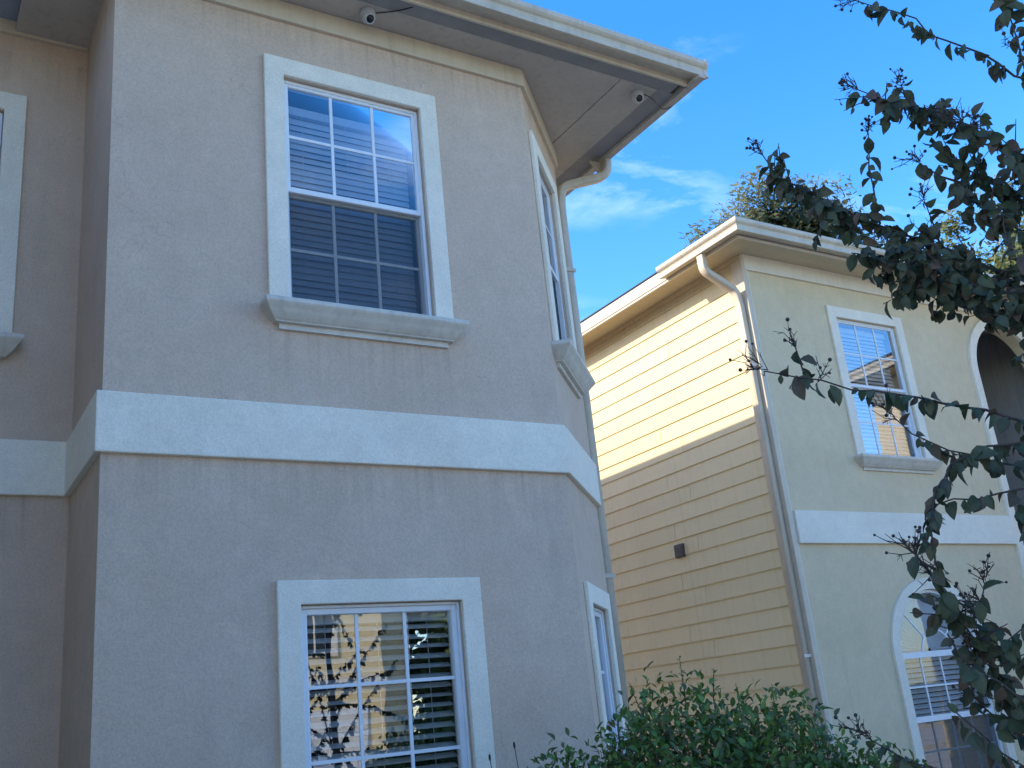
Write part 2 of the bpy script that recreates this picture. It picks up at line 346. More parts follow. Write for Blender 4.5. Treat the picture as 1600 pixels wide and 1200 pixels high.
def trim3(fr, a0, a1, z0, z1, w, d, house_win, mat='stucco_white', bottom=False):
    mb = MB(); e = 0.0006; zb = z0-w if bottom else z0
    ins = [(a0, z0), (a0, z1), (a1, z1), (a1, z0)]; ous = [(a0-w, zb), (a0-w, z1+w), (a1+w, z1+w), (a1+w, zb)]
    if bottom: ins.append(ins[0]); ous.append(ous[0])
    mb.loft([[fr(p[0], e, p[1]), fr(p[0], d, p[1]), fr(q[0], d, q[1]), fr(q[0], e, q[1])] for p, q in zip(ins, ous)], True, not bottom)
    return bevel(mb.build('trim', mat, house_win), 0.005)
def hung_window(house, fr, a0, a1, z0, z1, zm, cols, label, tw=0.12, sill=True, td=0.028, glass='glass', screen=True):
    """single-hung vinyl window in the opening a0..a1, z0..z1, meeting rail at zm"""
    mb = MB(); f = 0.022
    g = 0.0022; frame_ring(mb, fr, a0+g, a1-g, z0+g, z1-g, f, -0.094, -0.018)
    frame_ring(mb, fr, a0+f, a1-f, zm-0.016, z1-f, 0.020, -0.052, -0.026, wb=0.034)
    frame_ring(mb, fr, a0+f, a1-f, z0+f, zm-0.002, 0.022, -0.088, -0.058, wb=0.028, wt=0.030)
    w = mb.build('window', 'vinyl_white', house); w['label'] = label; bevel(w, 0.003, 1)
    grid(w, fr, a0+f+0.020, a1-f-0.020, zm+0.018, z1-f-0.020, cols, 2, -0.039, glass=glass)
    grid(w, fr, a0+f+0.022, a1-f-0.022, z0+f+0.028, zm-0.032, cols, 2, -0.073, glass=glass)
    if screen: q = MB().quad(fr(a0+f+0.006, -0.050, z0+f+0.006), fr(a1-f-0.006, -0.050, z0+f+0.006), fr(a1-f-0.006, -0.050, zm-0.018), fr(a0+f+0.006, -0.050, zm-0.018)); q.build('insect_screen', 'insect_screen', w)
    trim3(fr, a0, a1, z0, z1, tw, td, w)
    if sill:
        s = MB(); sill_mould(s, fr, a0-tw+0.075, a1+tw-0.075, z0+0.002); s.build('sill', 'sill_paint', w)
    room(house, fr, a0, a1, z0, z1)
    return w
def blind(fr, a0, a1, z0, z1, tilt, label, spacing=0.045, d=-0.165, mat='slat_dim', group=None):
    c = fr((a0+a1)/2, d, z0); t = thing('window_blind', c, label, 'blind', group)
    MB().box(fr, a0, a1, d-0.025, d+0.03, z1-0.055, z1).build('headrail', mat, t)
    mb = MB(); w = 0.0245; ca, sa = math.cos(tilt)*w, math.sin(tilt)*w; L = (a1-a0)/2 - 0.004
    u, n, k = fr.u, fr.n, Vector((0, 0, 1)); prof = []
    for s in (-1, -0.4, 0.3, 1):                          # slightly crowned slat
        h = (1-s*s)*0.0035
        prof.append(n*(ca*s) - k*(sa*s) + (k*ca/w + n*sa/w)*h)
    top = [p + (k*ca/w + n*sa/w)*0.0028 for p in prof]; ring = prof + top[::-1]
    mb.loft([[p - u*L for p in ring], [p + u*L for p in ring]], True, True)
    me = mb.mesh('slat', mat, Vector((0, 0, 0)))
    z = z1 - 0.085
    while z > z0 + 0.03:
        sl = obj('slat', me, t, fr((a0+a1)/2, d, z) - c + Vector((0, 0, random.uniform(-0.002, 0.002)))); z -= spacing
        sl.rotation_mode = 'QUATERNION'; sl.rotation_quaternion = Quaternion(fr.u, random.gauss(0, 0.05)) @ Quaternion(fr.n, random.gauss(0, 0.0018))
    MB().box(fr, a0, a1, d-0.024, d+0.024, z0+0.004, z0+0.022).build('bottom_rail', mat, t)
    for q in (0.16, 0.5, 0.84):
        a = a0 + (a1-a0)*q; MB().box(fr, a-0.0015, a+0.0015, d+0.026, d+0.028, z0+0.02, z1-0.05).build('cord', mat, t)
    return t

def offset_path(path, d):
    pts = [Vector((p[0], p[1])) for p in path]; o = []
    nr = []
    for i in range(len(pts)-1):
        t = (pts[i+1]-pts[i]).normalized(); nr.append(Vector((t.y, -t.x)))
    for i, p in enumerate(pts):
        if i == 0: o.append(p + nr[0]*d)
        elif i == len(pts)-1: o.append(p + nr[-1]*d)
        else:
            m = (nr[i-1]+nr[i]); m = m/(m.length_squared/2) if m.length > 1e-6 else nr[i]
            o.append(p + m*d)
    return o
def wrap(mb, path, prof):
    """sweep a profile of (distance out, height) points along a wall path with mitred corners"""
    rings = []; offs = [offset_path(path, d) for d, z in prof]
    for i in range(len(path)): rings.append([Vector((offs[k][i].x, offs[k][i].y, prof[k][1]+E)) for k in range(len(prof))])
    return mb.loft(rings, True, True)
def rect_prof(d0, d1, z0, z1): return [(d0, z0), (d1, z0), (d1, z1), (d0, z1)]
def hip_roof(mb, x0, x1, y0, y1, ze, p, th=0.035):
    w, l = (x1-x0)/2, (y1-y0)/2; r = min(w, l); zr = ze + th + r*p
    c = [(x0, y0), (x1, y0), (x1, y1), (x0, y1)]
    if w < l: rd = [(x0+w, y0+r), (x0+w, y1-r)]
    else: rd = [(x0+r, y0+l), (x1-r, y0+l)]
    v = [P(x, y, ze) for x, y in c] + [P(x, y, ze+th) for x, y in c] + [P(x, y, zr) for x, y in rd]
    f = [(0, 3, 2, 1)] + [(i, (i+1) % 4, 4+(i+1) % 4, 4+i) for i in range(4)]
    f += [(4, 5, 8), (5, 6, 9, 8), (6, 7, 9), (7, 4, 8, 9)] if w < l else [(4, 5, 9, 8), (5, 6, 9), (6, 7, 8, 9), (7, 4, 8)]
    mb.add(v, f)
GUT = [(0.0, 0.115), (0.0, 0.0), (0.06, -0.012), (0.106, -0.026), (0.117, -0.024), (0.119, -0.014), (0.108, -0.006), (0.105, 0.028), (0.111, 0.044), (0.126, 0.056), (0.136, 0.070), (0.139, 0.092), (0.136, 0.106), (0.124, 0.107), (0.121, 0.096), (0.108, 0.060), (0.096, 0.012), (0.012, 0.016), (0.010, 0.115)]

# ------------------------------------------------------------------ ground
def sheet(name, x0, x1, y0, y1, z, mat, parent=None, t=0.0):
    mb = MB()
    if t: mb.wbox(x0, x1, y0, y1, z-t, z)
    else: mb.quad(P(x0, y0, z), P(x1, y0, z), P(x1, y1, z), P(x0, y1, z))
    return tag(mb.build(name, mat, parent), kind='structure')
sheet('ground', -400, 400, -400, 400, -1.6, 'lawn')
sheet('road', -120, 120, -10.5, -4.5, -1.596, 'concrete')
sheet('pavement', -120, 120, -4.5, -2.9, -1.48, 'concrete', t=0.115)
sheet('kerb', -120, 120, -10.8, -10.5, -1.47, 'concrete', t=0.125)
sheet('driveway', 7.6, 11.6, -13.9, -10.8, -1.590, 'concrete')
sheet('bounce_paving', -40, 40, -2.9, 4.2, -1.592, 'concrete')  # unseen pale paving added to bounce light up onto the front walls
sheet('bounce_strip', 4.4, 7.45, 4.2, 16, -1.592, 'concrete')  # unseen pale strip added to brighten the shaded siding by bounce
sheet('planting_bed', 0.9, 4.4, 2.9, 5.0, -1.586, 'mulch')
sheet('planting_bed', 2.9, 4.5, 1.0, 2.5, -1.586, 'mulch')

# ------------------------------------------------------------------ taupe stucco house (near)
HX, HY = 4.35, 5.82
H1 = thing('stucco_house', (1.2, 5.5, 0), 'near taupe stucco house with white band, bay wall and wide eaves', 'house')
FB = Fr((0, 5), (1, 0), (0, -1)); FRt = Fr((0.827, 5), (0, 1), (-1, 0)); FC = Fr((3.53, 5), (1, 1), (1, -1)); FL = Fr((0, 5.93), (1, 0), (0, -1)); FS = Fr((HX, HY), (0, 1), (1, 0))
UW = (1.79, 2.70, 2.31, 3.815); LW = (1.797, 2.722, -0.86, 0.662)
CU = (0.21, 0.83, 2.31, 3.80); CLW = (0.29, 0.91, -0.86, 0.65)
LU = (-0.54, 0.37, 2.31, 3.785); LL = (-0.54, 0.37, -0.86, 0.66)
mb = MB()
holes(mb, FB, 0.827, 3.53, -1.62, 4.353, [UW, LW]); holes(mb, FC, 0, 1.16, -1.62, 4.353, [CU, CLW])
holes(mb, FRt, 0, 0.93, -1.62, 4.44, []); holes(mb, FL, -8, 0.827, -1.62, 4.44, [LU, LL]); holes(mb, FS, 0, 9.2, -1.62, 4.353, [])
mb.quad(P(-8, 5.93, -1.62), P(-8, 15, -1.62), P(-8, 15, 4.44), P(-8, 5.93, 4.44)); mb.quad(P(-8, 15, -1.62), P(HX, 15, -1.62), P(HX, 15, 4.44), P(-8, 15, 4.44))
mb.build('wall', 'stucco_taupe', H1)
MP = [(-8, 5.93), (0.827, 5.93), (0.827, 5), (3.53, 5), (HX, HY), (HX, 15)]
bevel(wrap(MB(), MP, rect_prof(-0.02, 0.032, 1.412, 1.722)).build('band', 'stucco_white', H1), 0.006)
bevel(wrap(MB(), MP[2:], rect_prof(-0.02, 0.028, 4.213, 4.352)).build('frieze_board', 'cream_trim', H1), 0.003, 1)
MB().box(FL, -8, 0.822, -0.02, 0.028, 4.335, 4.428).build('frieze_board', 'cream_trim', H1)
# unseen block and roof added on the left to cut skylight and sun
mb = MB(); mb.wbox(-8, -1.5, 1.5, 5.9, -1.62, 4.4); mb.build('shade_wing', 'stucco_taupe', H1)
rf = MB(); hip_roof(rf, -8.4, -1.15, 1.1, 9.0, 4.445, 0.40); rf.build('roof', 'shingle', H1)
# eaves
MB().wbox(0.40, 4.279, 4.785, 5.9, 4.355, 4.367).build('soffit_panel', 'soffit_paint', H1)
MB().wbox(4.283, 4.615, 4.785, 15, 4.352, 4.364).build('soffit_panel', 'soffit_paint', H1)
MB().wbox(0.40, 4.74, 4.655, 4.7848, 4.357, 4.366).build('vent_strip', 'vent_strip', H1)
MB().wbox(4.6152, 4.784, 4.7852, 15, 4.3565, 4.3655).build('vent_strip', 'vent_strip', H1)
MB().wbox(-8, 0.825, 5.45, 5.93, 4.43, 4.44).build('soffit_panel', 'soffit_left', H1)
bevel(MB().wbox(0.40, 4.782, 4.635, 4.660, 4.338, 4.46).build('fascia_board', 'cream_trim', H1), 0.003, 1)
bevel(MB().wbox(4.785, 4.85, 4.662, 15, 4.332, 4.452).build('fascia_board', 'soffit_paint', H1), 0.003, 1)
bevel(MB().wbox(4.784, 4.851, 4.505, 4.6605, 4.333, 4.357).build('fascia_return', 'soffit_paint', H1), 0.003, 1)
MB().wbox(-8, 0.39, 5.42, 5.45, 4.41, 4.45).build('fascia_board', 'cream_trim', H1)
g = MB(); g.loft([[P(x, 4.635-d, 4.386+z) for d, z in GUT] for x in (0.40, 2.62, 2.64, 4.885)], True, True)
g.build('gutter', 'gutter_paint', H1)
g = MB(); g.loft([[P(x, 4.635-d*1.03, 4.384+z*1.03) for d, z in GUT] for x in (4.86, 4.892)], True, True); g.build('gutter_end_cap', 'gutter_paint', H1)
rf = MB(); hip_roof(rf, -8.4, 4.885, 5.42, 15.4, 4.455, 0.42); rf.build('roof', 'shingle', H1)
rf = MB(); hip_roof(rf, 0.02, 4.872, 4.60, 9.4, 4.463, 0.40); rf.build('roof', 'shingle', H1)  # left eave widened out of view to keep sun off the return wall
# down-pipe
dp = MB()
pth = round_path([P(4.825, 5.735, 4.40), P(4.82, 5.74, 4.19), P(4.43, 5.875, 4.075), P(4.405, 5.885, 3.90), P(4.405, 5.885, -1.45)], 0.09)
pipe(dp, pth, (1, 0, 0), 0.075, 0.065); dpo = dp.build('downpipe', 'gutter_paint', H1, True)
for z in (3.3, 0.9): MB().wbox(4.352, 4.448, 5.835, 5.845, z, z+0.03).build('pipe_strap', 'gutter_paint', dpo)
mb = MB(); mb.add([P(x, y, z) for y in (5.775, 5.80) for x, z in ((4.70, 4.33), (4.79, 4.33), (4.79, 4.21))], [(0, 1, 2), (3, 5, 4), (0, 3, 4, 1), (1, 4, 5, 2), (2, 5, 3, 0)]); mb.build('bracket', 'gutter_paint', dpo)

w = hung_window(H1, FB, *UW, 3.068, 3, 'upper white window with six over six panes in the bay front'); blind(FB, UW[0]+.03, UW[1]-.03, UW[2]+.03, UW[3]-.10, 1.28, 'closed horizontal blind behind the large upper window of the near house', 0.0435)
def fixed_window(house, fr, o, cols, rows, label, tw=0.12, f=0.03):
    a0, a1, z0, z1 = o; mb = MB()
    g = 0.0022; frame_ring(mb, fr, a0+g, a1-g, z0+g, z1-g, 0.016, -0.094, -0.012); frame_ring(mb, fr, a0+0.018, a1-0.018, z0+0.018, z1-0.018, f, -0.085, -0.026)
    w = mb.build('window', 'vinyl_white', house); w['label'] = label; bevel(w, 0.003, 1)
    g = f + 0.018; grid(w, fr, a0+g, a1-g, z0+g, z1-g, cols, rows, -0.05, glass='glass_low')
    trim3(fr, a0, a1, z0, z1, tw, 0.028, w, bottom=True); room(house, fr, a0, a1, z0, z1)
    return w
fixed_window(H1, FB, LW, 3, 4, 'ground floor window mirroring the houses across the street', 0.122)
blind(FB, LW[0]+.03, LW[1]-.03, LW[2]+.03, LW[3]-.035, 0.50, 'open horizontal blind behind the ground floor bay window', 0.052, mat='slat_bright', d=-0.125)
hung_window(H1, FC, *CU, 3.068, 2, 'narrow upper window on the angled bay wall'); blind(FC, CU[0]+.03, CU[1]-.03, CU[2]+.03, CU[3]-.04, 1.1, 'blind behind the narrow upper window on the angled wall')
fixed_window(H1, FC, CLW, 2, 4, 'narrow ground floor window on the angled bay wall'); blind(FC, CLW[0]+.03, CLW[1]-.03, CLW[2]+.03, CLW[3]-.04, 0.9, 'blind behind the narrow ground floor window on the angled wall')
hung_window(H1, FL, *LU, 3.06, 3, 'upper window cut by the left edge of the picture'); blind(FL, LU[0]+.03, LU[1]-.03, LU[2]+.03, LU[3]-.04, 1.08, 'blind behind the upper window at the far left')
fixed_window(H1, FL, LL, 3, 4, 'ground floor window on the recessed left wall')

# ------------------------------------------------------------------ security cameras under the eaves
def ball(mb, c, r, n=14, m=9, sx=1, sz=1):
    rings = []
    for i in range(m+1):
        th = math.pi*i/m
        rings.append([Vector(c) + Vector((math.cos(2*math.pi*k/n)*math.sin(th)*r*sx, math.sin(2*math.pi*k/n)*math.sin(th)*r*sx, math.cos(th)*r*sz)) for k in range(n)])
    return mb.loft(rings, True, False)
def sec_cam(x, y, look, label, cable):
    zc = 4.354; t = thing('security_camera', P(x, y, zc), label, 'camera', 'security cameras under the eaves')
    b = MB(); n = 24
    for r0, z0, r1, z1 in ((0.052, 0, 0.052, -0.016), (0.052, -0.016, 0.043, -0.028)):
        b.loft([[P(x+math.cos(2*math.pi*k/n)*r, y+math.sin(2*math.pi*k/n)*r, zc+z) for k in range(n)] for r, z in ((r0, z0), (r1, z1))], True, True)
    b.build('base', 'camera_white', t, True)
    b = MB(); ball(b, P(x, y, zc-0.040), 0.041, 20, 12); b.build('housing', 'camera_white', t, True)
    L = Vector(look).normalized(); c = P(x, y, zc-0.040); a = L.orthogonal().normalized(); bb = a.cross(L)
    def ring(r, h): return [c + L*h + a*math.cos(2*math.pi*k/n)*r + bb*math.sin(2*math.pi*k/n)*r for k in range(n)]
    m = MB(); m.loft([ring(0.033, 0.018), ring(0.033, 0.046), ring(0.027, 0.047), ring(0.026, 0.040)], True, False); hood = m.build('lens_hood', 'camera_white', t, True)
    m = MB(); m.loft([ring(0.0265, 0.040), ring(0.018, 0.043), ring(0.005, 0.045)], True, True); m.build('lens', 'black_plastic', t, True)
    m = MB(); m.tube(round_path([P(*p) for p in cable], 0.05), 0.0035, 6); m.build('cable', 'black_plastic', t, True)
sec_cam(4.50, 4.885, (-0.25, -0.75, -0.6), 'white turret security camera with dangling cable at the eave corner', [(4.53, 4.86, 4.348), (4.62, 4.86, 4.33), (4.76, 4.92, 4.30), (4.84, 4.90, 4.328), (4.86, 4.87, 4.37)])
sec_cam(2.315, 4.86, (0.05, -0.7, -0.75), 'white turret security camera under the front eave above the large window', [(2.35, 4.85, 4.35), (2.43, 4.80, 4.348), (2.50, 4.755, 4.352), (2.56, 4.70, 4.356)])

# ------------------------------------------------------------------ yellow siding house (next door)
YX, YY = 7.49, 6.935
H2 = thing('siding_house', (10, 10, 0), 'next-door house with yellow lap siding side and khaki stucco front', 'house')
FY = Fr((0, YY), (1, 0), (0, -1)); FX = Fr((YX, YY), (0, 1), (-1, 0))
YW = (8.785, 9.785, 2.30, 3.905); AC, AR, AZ = 9.345, 0.65, 0.24; PC, PR, PZ = 11.85, 0.68, 3.48
def arch_fill(mb, fr, cx, R, zs, reveal, n=24):
    pt = [(cx - R*math.cos(math.pi*k/n), zs + R*math.sin(math.pi*k/n)) for k in range(n+1)]; top = zs + R
    for (x0, z0), (x1, z1) in zip(pt, pt[1:]):
        mb.quad(fr(x0, 0, z0), fr(x1, 0, z1), fr(x1, 0, top), fr(x0, 0, top))
        mb.quad(fr(x0, 0, z0), fr(x1, 0, z1), fr(x1, -reveal, z1), fr(x0, -reveal, z0))
def arch_path(cx, R, zs, zb, n=28):
    return [(cx-R, zb)] + [(cx - R*math.cos(math.pi*k/n), zs + R*math.sin(math.pi*k/n)) for k in range(n+1)] + [(cx+R, zb)]
def arch_ring(mb, fr, cx, R0, R1, zs, zb, d0, d1):
    p0, p1 = arch_path(cx, R0, zs, zb), arch_path(cx, R1, zs, zb)
    mb.loft([[fr(a[0], d0, a[1]), fr(a[0], d1, a[1]), fr(b[0], d1, b[1]), fr(b[0], d0, b[1])] for a, b in zip(p0, p1)], True, True)
mb = MB()
holes(mb, FY, YX+0.02, 13.0, -1.62, 4.46, [YW, (AC-AR, AC+AR, -1.0, AZ+AR, 1), (PC-PR, PC+PR, -1.6, PZ+PR, 1)])
arch_fill(mb, FY, AC, AR, AZ, 0.10); arch_fill(mb, FY, PC, PR, PZ, 0.16)
fw_ = Fr((13.0, 4.1), (0, 1), (-1, 0)); holes(mb, fw_, 0, 2.835, -1.62, 4.46, [])
fw2 = Fr((0, 4.1), (1, 0), (0, -1)); holes(mb, fw2, 13.0, 18.0, -1.62, 4.46, [])
mb.quad(P(18, 4.1, -1.62), P(18, 16, -1.62), P(18, 16, 4.46), P(18, 4.1, 4.46)); mb.quad(P(YX, 16, -1.62), P(18, 16, -1.62), P(18, 16, 4.46), P(YX, 16, 4.46))
mb.build('stucco_wall', 'stucco_khaki', H2)
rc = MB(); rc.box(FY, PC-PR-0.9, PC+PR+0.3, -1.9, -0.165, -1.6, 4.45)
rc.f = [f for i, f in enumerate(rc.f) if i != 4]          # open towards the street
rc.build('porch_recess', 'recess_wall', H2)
sw = MB().quad(FX(0.03, 0, -1.62), FX(9.06, 0, -1.62), FX(9.06, 0, 4.46), FX(0.03, 0, 4.46)).build('siding_wall', 'siding_yellow', H2)
def board(y0, y1):
    m = MB(); f = FX; y0 -= YY; y1 -= YY
    r = lambda a: [f(a, 0.002, 0.0 - E), f(a, 0.021, 0.0 - E), f(a, 0.0205, 0.012 - E), f(a, 0.008, 0.192 - E), f(a, 0.002, 0.192 - E)]
    m.loft([r(y0), r(y1)], True, True)
    return m.mesh('siding_board', 'siding_yellow', H2.location)
bset = {0: (board(7.075, 8.266), board(8.272, 11.9), board(11.903, 15.98)), 1: (board(7.075, 10.06), board(10.063, 15.98)), 2: (board(7.075, 8.618), board(8.624, 12.6), board(12.603, 15.98))}
for k in range(-11, 22):
    for me in bset[(k*5) % 3]:
        obj('siding_board', me, sw, Vector((random.uniform(-0.0008, 0.0008), 0, 0.436 + 0.185*k + E)))
MB().box(FX, 0.02, 9.05, 0.0, 0.026, 4.335, 4.462).build('frieze_board', 'tan_trim', H2)
MB().box(FX, 0.02, 9.05, 0.0, 0.040, 4.405, 4.461).build('frieze_board', 'tan_trim', H2)
bevel(MB().wbox(YX-0.034, YX+0.03, YY-0.022, YY+0.135, -1.6, 4.458).build('corner_board', 'cream_trim', H2), 0.003, 1)
MB().wbox(YX+0.031, YX+0.045, YY-0.013, YY, -1.6, 4.285).build('corner_bead', 'white_trim', H2)
YP = [(YX, 16), (YX, YY), (13.0, YY)]
# eaves of the yellow house: soffit, fascia, gutter with a mitred corner
mb = MB(); mb.wbox(7.11, YX+0.0, 6.58, 16, 4.462, 4.472); mb.wbox(YX+0.0005, 12.6, 6.58, YY, 4.4625, 4.4725); mb.build('soffit', 'tan_trim', H2)
wrap(MB(), YP[1:], rect_prof(0.0, 0.028, 4.285, 4.460)).build('frieze_board', 'white_trim', H2)
EP = [(7.12, 16), (7.12, 6.58), (12.6, 6.58), (12.6, 3.7)]
wrap(MB(), EP, rect_prof(-0.02, 0.0, 4.438, 4.602)).build('fascia_board', 'white_trim', H2)
mb = MB(); offs = {}
gp = [(7.12, 7.72), (7.12, 6.58), (12.6, 6.58), (12.6, 3.7)]
wrap(mb, gp, [(d, 4.475+z*1.05) for d, z in GUT]).build('gutter', 'gutter_paint', H2)
rf = MB(); hip_roof(rf, 7.108, 18.4, 6.52, 16.5, 4.603, 0.42, 0.014); rf.build('roof', 'shingle', H2)
rf = MB(); hip_roof(rf, 12.56, 18.3, 3.65, 10, 4.606, 0.41); rf.build('roof', 'shingle', H2)
MB().wbox(12.6, 13.0, 3.7, 6.58, 4.461, 4.471).build('soffit', 'tan_trim', H2)
MB().box(fw_, 0.0, 2.8, 0.0, 0.028, 4.285, 4.459).build('frieze_board', 'white_trim', H2)
MB().box(fw_, 0.0, 2.83, -0.02, 0.04, 1.364, 1.69).build('band', 'stucco_white', H2)
bevel(MB().box(FY, 7.54, 11.05, -0.02, 0.042, 1.364, 1.69).build('band', 'stucco_white', H2), 0.006)
dp = MB()
pth = round_path([P(7.05, 7.07, 4.50), P(7.05, 7.07, 4.27), P(7.38, 7.005, 4.06), P(7.415, 7.005, 3.90), P(7.415, 7.005, -1.45)], 0.06)
pipe(dp, pth, (-1, 0, 0), 0.088, 0.06); dpo = dp.build('downpipe', 'cream_trim', H2, True)
for z in (3.2, 0.3): MB().wbox(7.366, 7.468, 6.946, 6.952, z, z+0.03).build('pipe_strap', 'white_trim', dpo)
vb = MB(); vb.box(FX, 8.50-YY, 8.64-YY, 0.0, 0.05, 1.53, 1.675); vbo = bevel(vb.build('vent_cover', 'vent_brown', H2), 0.006)
vb = MB()
for k in range(4): vb.box(FX, 8.515-YY, 8.625-YY, 0.046, 0.056, 1.545+0.03*k, 1.56+0.03*k)
vb.build('louvre', 'vent_brown', vbo)
hung_window(H2, FY, *YW, 3.125, 3, 'upper window of the khaki stucco front', 0.125, glass='glass_low', screen=False)
blind(FY, YW[0]+.03, YW[1]-.03, YW[2]+.03, YW[3]-.04, 1.05, 'blind behind the upper window of the khaki front', mat='slat_bright')
# arched ground-floor window
mb = MB(); arch_ring(mb, FY, AC, AR-0.03, AR-0.002, AZ, -1.0, -0.094, -0.02)
mb.box(FY, AC-AR+0.03, AC+AR-0.03, -0.09, -0.022, AZ-0.03, AZ+0.03); mb.box(FY, AC-AR+0.03, AC+AR-0.03, -0.09, -0.024, -0.40, -0.345); mb.box(FY, AC-AR+0.03, AC+AR-0.03, -0.09, -0.024, -1.0, -0.96)
wa = mb.build('window', 'vinyl_white', H2); wa['label'] = 'tall arched ground floor window with fan light'
grid(wa, FY, AC-AR+0.03, AC+AR-0.03, -0.345, AZ-0.03, 4, 2, -0.05); grid(wa, FY, AC-AR+0.03, AC+AR-0.03, -0.96, -0.40, 4, 2, -0.07)
MB().quad(FY(AC-AR+0.03, -0.045, -0.96), FY(AC+AR-0.03, -0.045, -0.96), FY(AC+AR-0.03, -0.045, -0.40), FY(AC-AR+0.03, -0.045, -0.40)).build('insect_screen', 'insect_screen', wa)
R = AR-0.03; n = 24
MB().add([FY(AC, -0.05, AZ+0.03)] + [FY(AC-R*math.cos(math.pi*k/n), -0.05, AZ+R*math.sin(math.pi*k/n) if 0 < k < n else AZ+0.03) for k in range(n+1)], [(0, k+1, k+2) for k in range(n)]).build('pane', 'glass', wa)
mb = MB(); arch_ring(mb, FY, AC, 0.235, 0.252, AZ, AZ+0.02, -0.056, -0.044); mb.build('muntin', 'vinyl_white', wa)
for an in (45, 135):
    c, s = math.cos(math.radians(an)), math.sin(math.radians(an)); e = 0.0085; mb = MB()
    mb.loft([[FY(AC+c*r-s*e, -0.055, AZ+s*r+c*e), FY(AC+c*r+s*e, -0.055, AZ+s*r-c*e), FY(AC+c*r+s*e, -0.045, AZ+s*r-c*e), FY(AC+c*r-s*e, -0.045, AZ+s*r+c*e)] for r in (0.25, R)], True, True)
    mb.build('muntin', 'vinyl_white', wa)
mb = MB(); arch_ring(mb, FY, AC, AR+0.001, AR+0.12, AZ, -1.0, 0.0006, 0.028); mb.build('trim', 'stucco_white', wa)
room(H2, FY, AC-AR, AC+AR, -1.0, AZ+AR)
sh = MB(); m = 60
for k in range(m):
    a, b = math.pi*k/m, math.pi*(k+1)/m; da, db = (-0.14, -0.165) if k % 2 else (-0.165, -0.14)
    f = lambda t, r, d: FY(AC-math.cos(t)*r, d, AZ+0.035+math.sin(t)*r)
    sh.quad(f(a, 0.03, -0.152), f(b, 0.03, -0.152), f(b, R-0.01, db), f(a, R-0.01, da))
t = thing('fan_shade', FY(AC, -0.15, AZ), 'pleated half-round shade in the fan light of the arched window', 'shade'); sh.build('pleats', 'slat_bright', t)
blind(FY, AC-AR+.05, AC+AR-.05, -0.97, AZ-0.01, 0.95, 'horizontal blind behind the arched ground floor window', 0.05, mat='slat_bright', d=-0.135)
# tall porch arch
mb = MB(); arch_ring(mb, FY, PC, PR+0.001, PR+0.12, PZ, -1.6, -0.02, 0.036); mb.build('arch_trim', 'stucco_white', H2)

# ------------------------------------------------------------------ houses across the street (seen in the window glass)
def street_house(x0, x1, yf, wallmat, roofmat, label, gable, garage):
    h = thing('street_house', ((x0+x1)/2, yf-4, 0), label, 'house', 'houses across the street'); f = Fr((0, yf), (1, 0), (0, 1))
    wl = MB(); wl.wbox(x0, x1, yf-9, yf, -1.6, 4.0); wl.build('wall', wallmat, h)
    r = MB(); hip_roof(r, x0-0.45, x1+0.45, yf-9.45, yf+0.45, 4.02, 0.5); r.build('roof', roofmat, h)
    gx0, gx1 = gable; cx = (gx0+gx1)/2; top = 4.0 + (gx1-gx0)/2*0.7
    g = MB(); g.add([P(gx0, yf+1.2, -1.6), P(gx1, yf+1.2, -1.6), P(gx1, yf+1.2, 4.0), P(cx, yf+1.2, top), P(gx0, yf+1.2, 4.0),
                     P(gx0, yf-2, -1.6), P(gx1, yf-2, -1.6), P(gx1, yf-2, 4.0), P(cx, yf-2, top), P(gx0, yf-2, 4.0)],
                    [(0, 1, 2, 3, 4), (0, 5, 6, 1), (1, 6, 7, 2), (4, 9, 5, 0), (5, 9, 8, 7, 6)]); g.build('gable_wall', wallmat, h)
    for s, e0 in ((-1, gx0), (1, gx1)):
        ex = e0 + s*0.35; ez = 4.0 - 0.35*0.7
        q = MB(); q.loft([[P(ex, y, ez+0.02), P(cx, y, top+0.02), P(cx, y, top+0.12), P(ex, y, ez+0.12)] for y in (yf-2.5, yf+1.5)], True, True); q.build('gable_roof', roofmat, h)
        q = MB(); q.loft([[P(ex, y, ez-0.18), P(cx, y, top-0.18), P(cx, y, top+0.125), P(ex, y, ez+0.125)] for y in (yf+1.5, yf+1.54)], True, True); q.build('barge_board', 'white_trim', h)
    fg = Fr((0, yf+1.2), (1, 0), (0, 1))
    w0 = MB(); frame_ring(w0, fg, cx-0.6, cx+0.6, 1.9, 3.5, 0.12, 0, 0.05); w0 = w0.build('window', 'white_trim', h)
    MB().box(fg, cx-0.48, cx+0.48, -0.01, 0.02, 2.02, 3.38).build('pane', 'glass_dark', w0); MB().box(fg, cx-0.02, cx+0.02, 0.02, 0.04, 2.02, 3.38).build('muntin', 'white_trim', w0)
    MB().box(fg, gx0-0.02, gx1+0.02, 0.0, 0.06, 1.2, 1.45).build('band', 'white_trim', h)
    if garage:
        gd = MB(); gd.box(fg, cx-1.3, cx+1.3, 0.0, 0.04, -1.6, 0.7); gd = gd.build('garage_door', 'garage_white', h)
        for k in range(4): MB().box(fg, cx-1.28, cx+1.28, 0.035, 0.06, -1.55+k*0.56, -1.55+k*0.56+0.5).build('panel', 'garage_white', gd)
    for wx in (x0+1.2, x1-1.2):
        for z0 in (-0.8, 2.1):
            if gx0-0.8 < wx < gx1+0.8: continue
            w0 = MB(); frame_ring(w0, f, wx-0.55, wx+0.55, z0, z0+1.6, 0.1, 0, 0.05); w0 = w0.build('window', 'white_trim', h); MB().box(f, wx-0.45, wx+0.45, -0.01, 0.02, z0+0.1, z0+1.5).build('pane', 'glass_dark', w0)
    for xx in (x0, x1): MB().wbox(xx-0.07, xx+0.07, yf-0.06, yf+0.08, -1.6, 3.98).build('corner_board', 'white_trim', h)
    return h
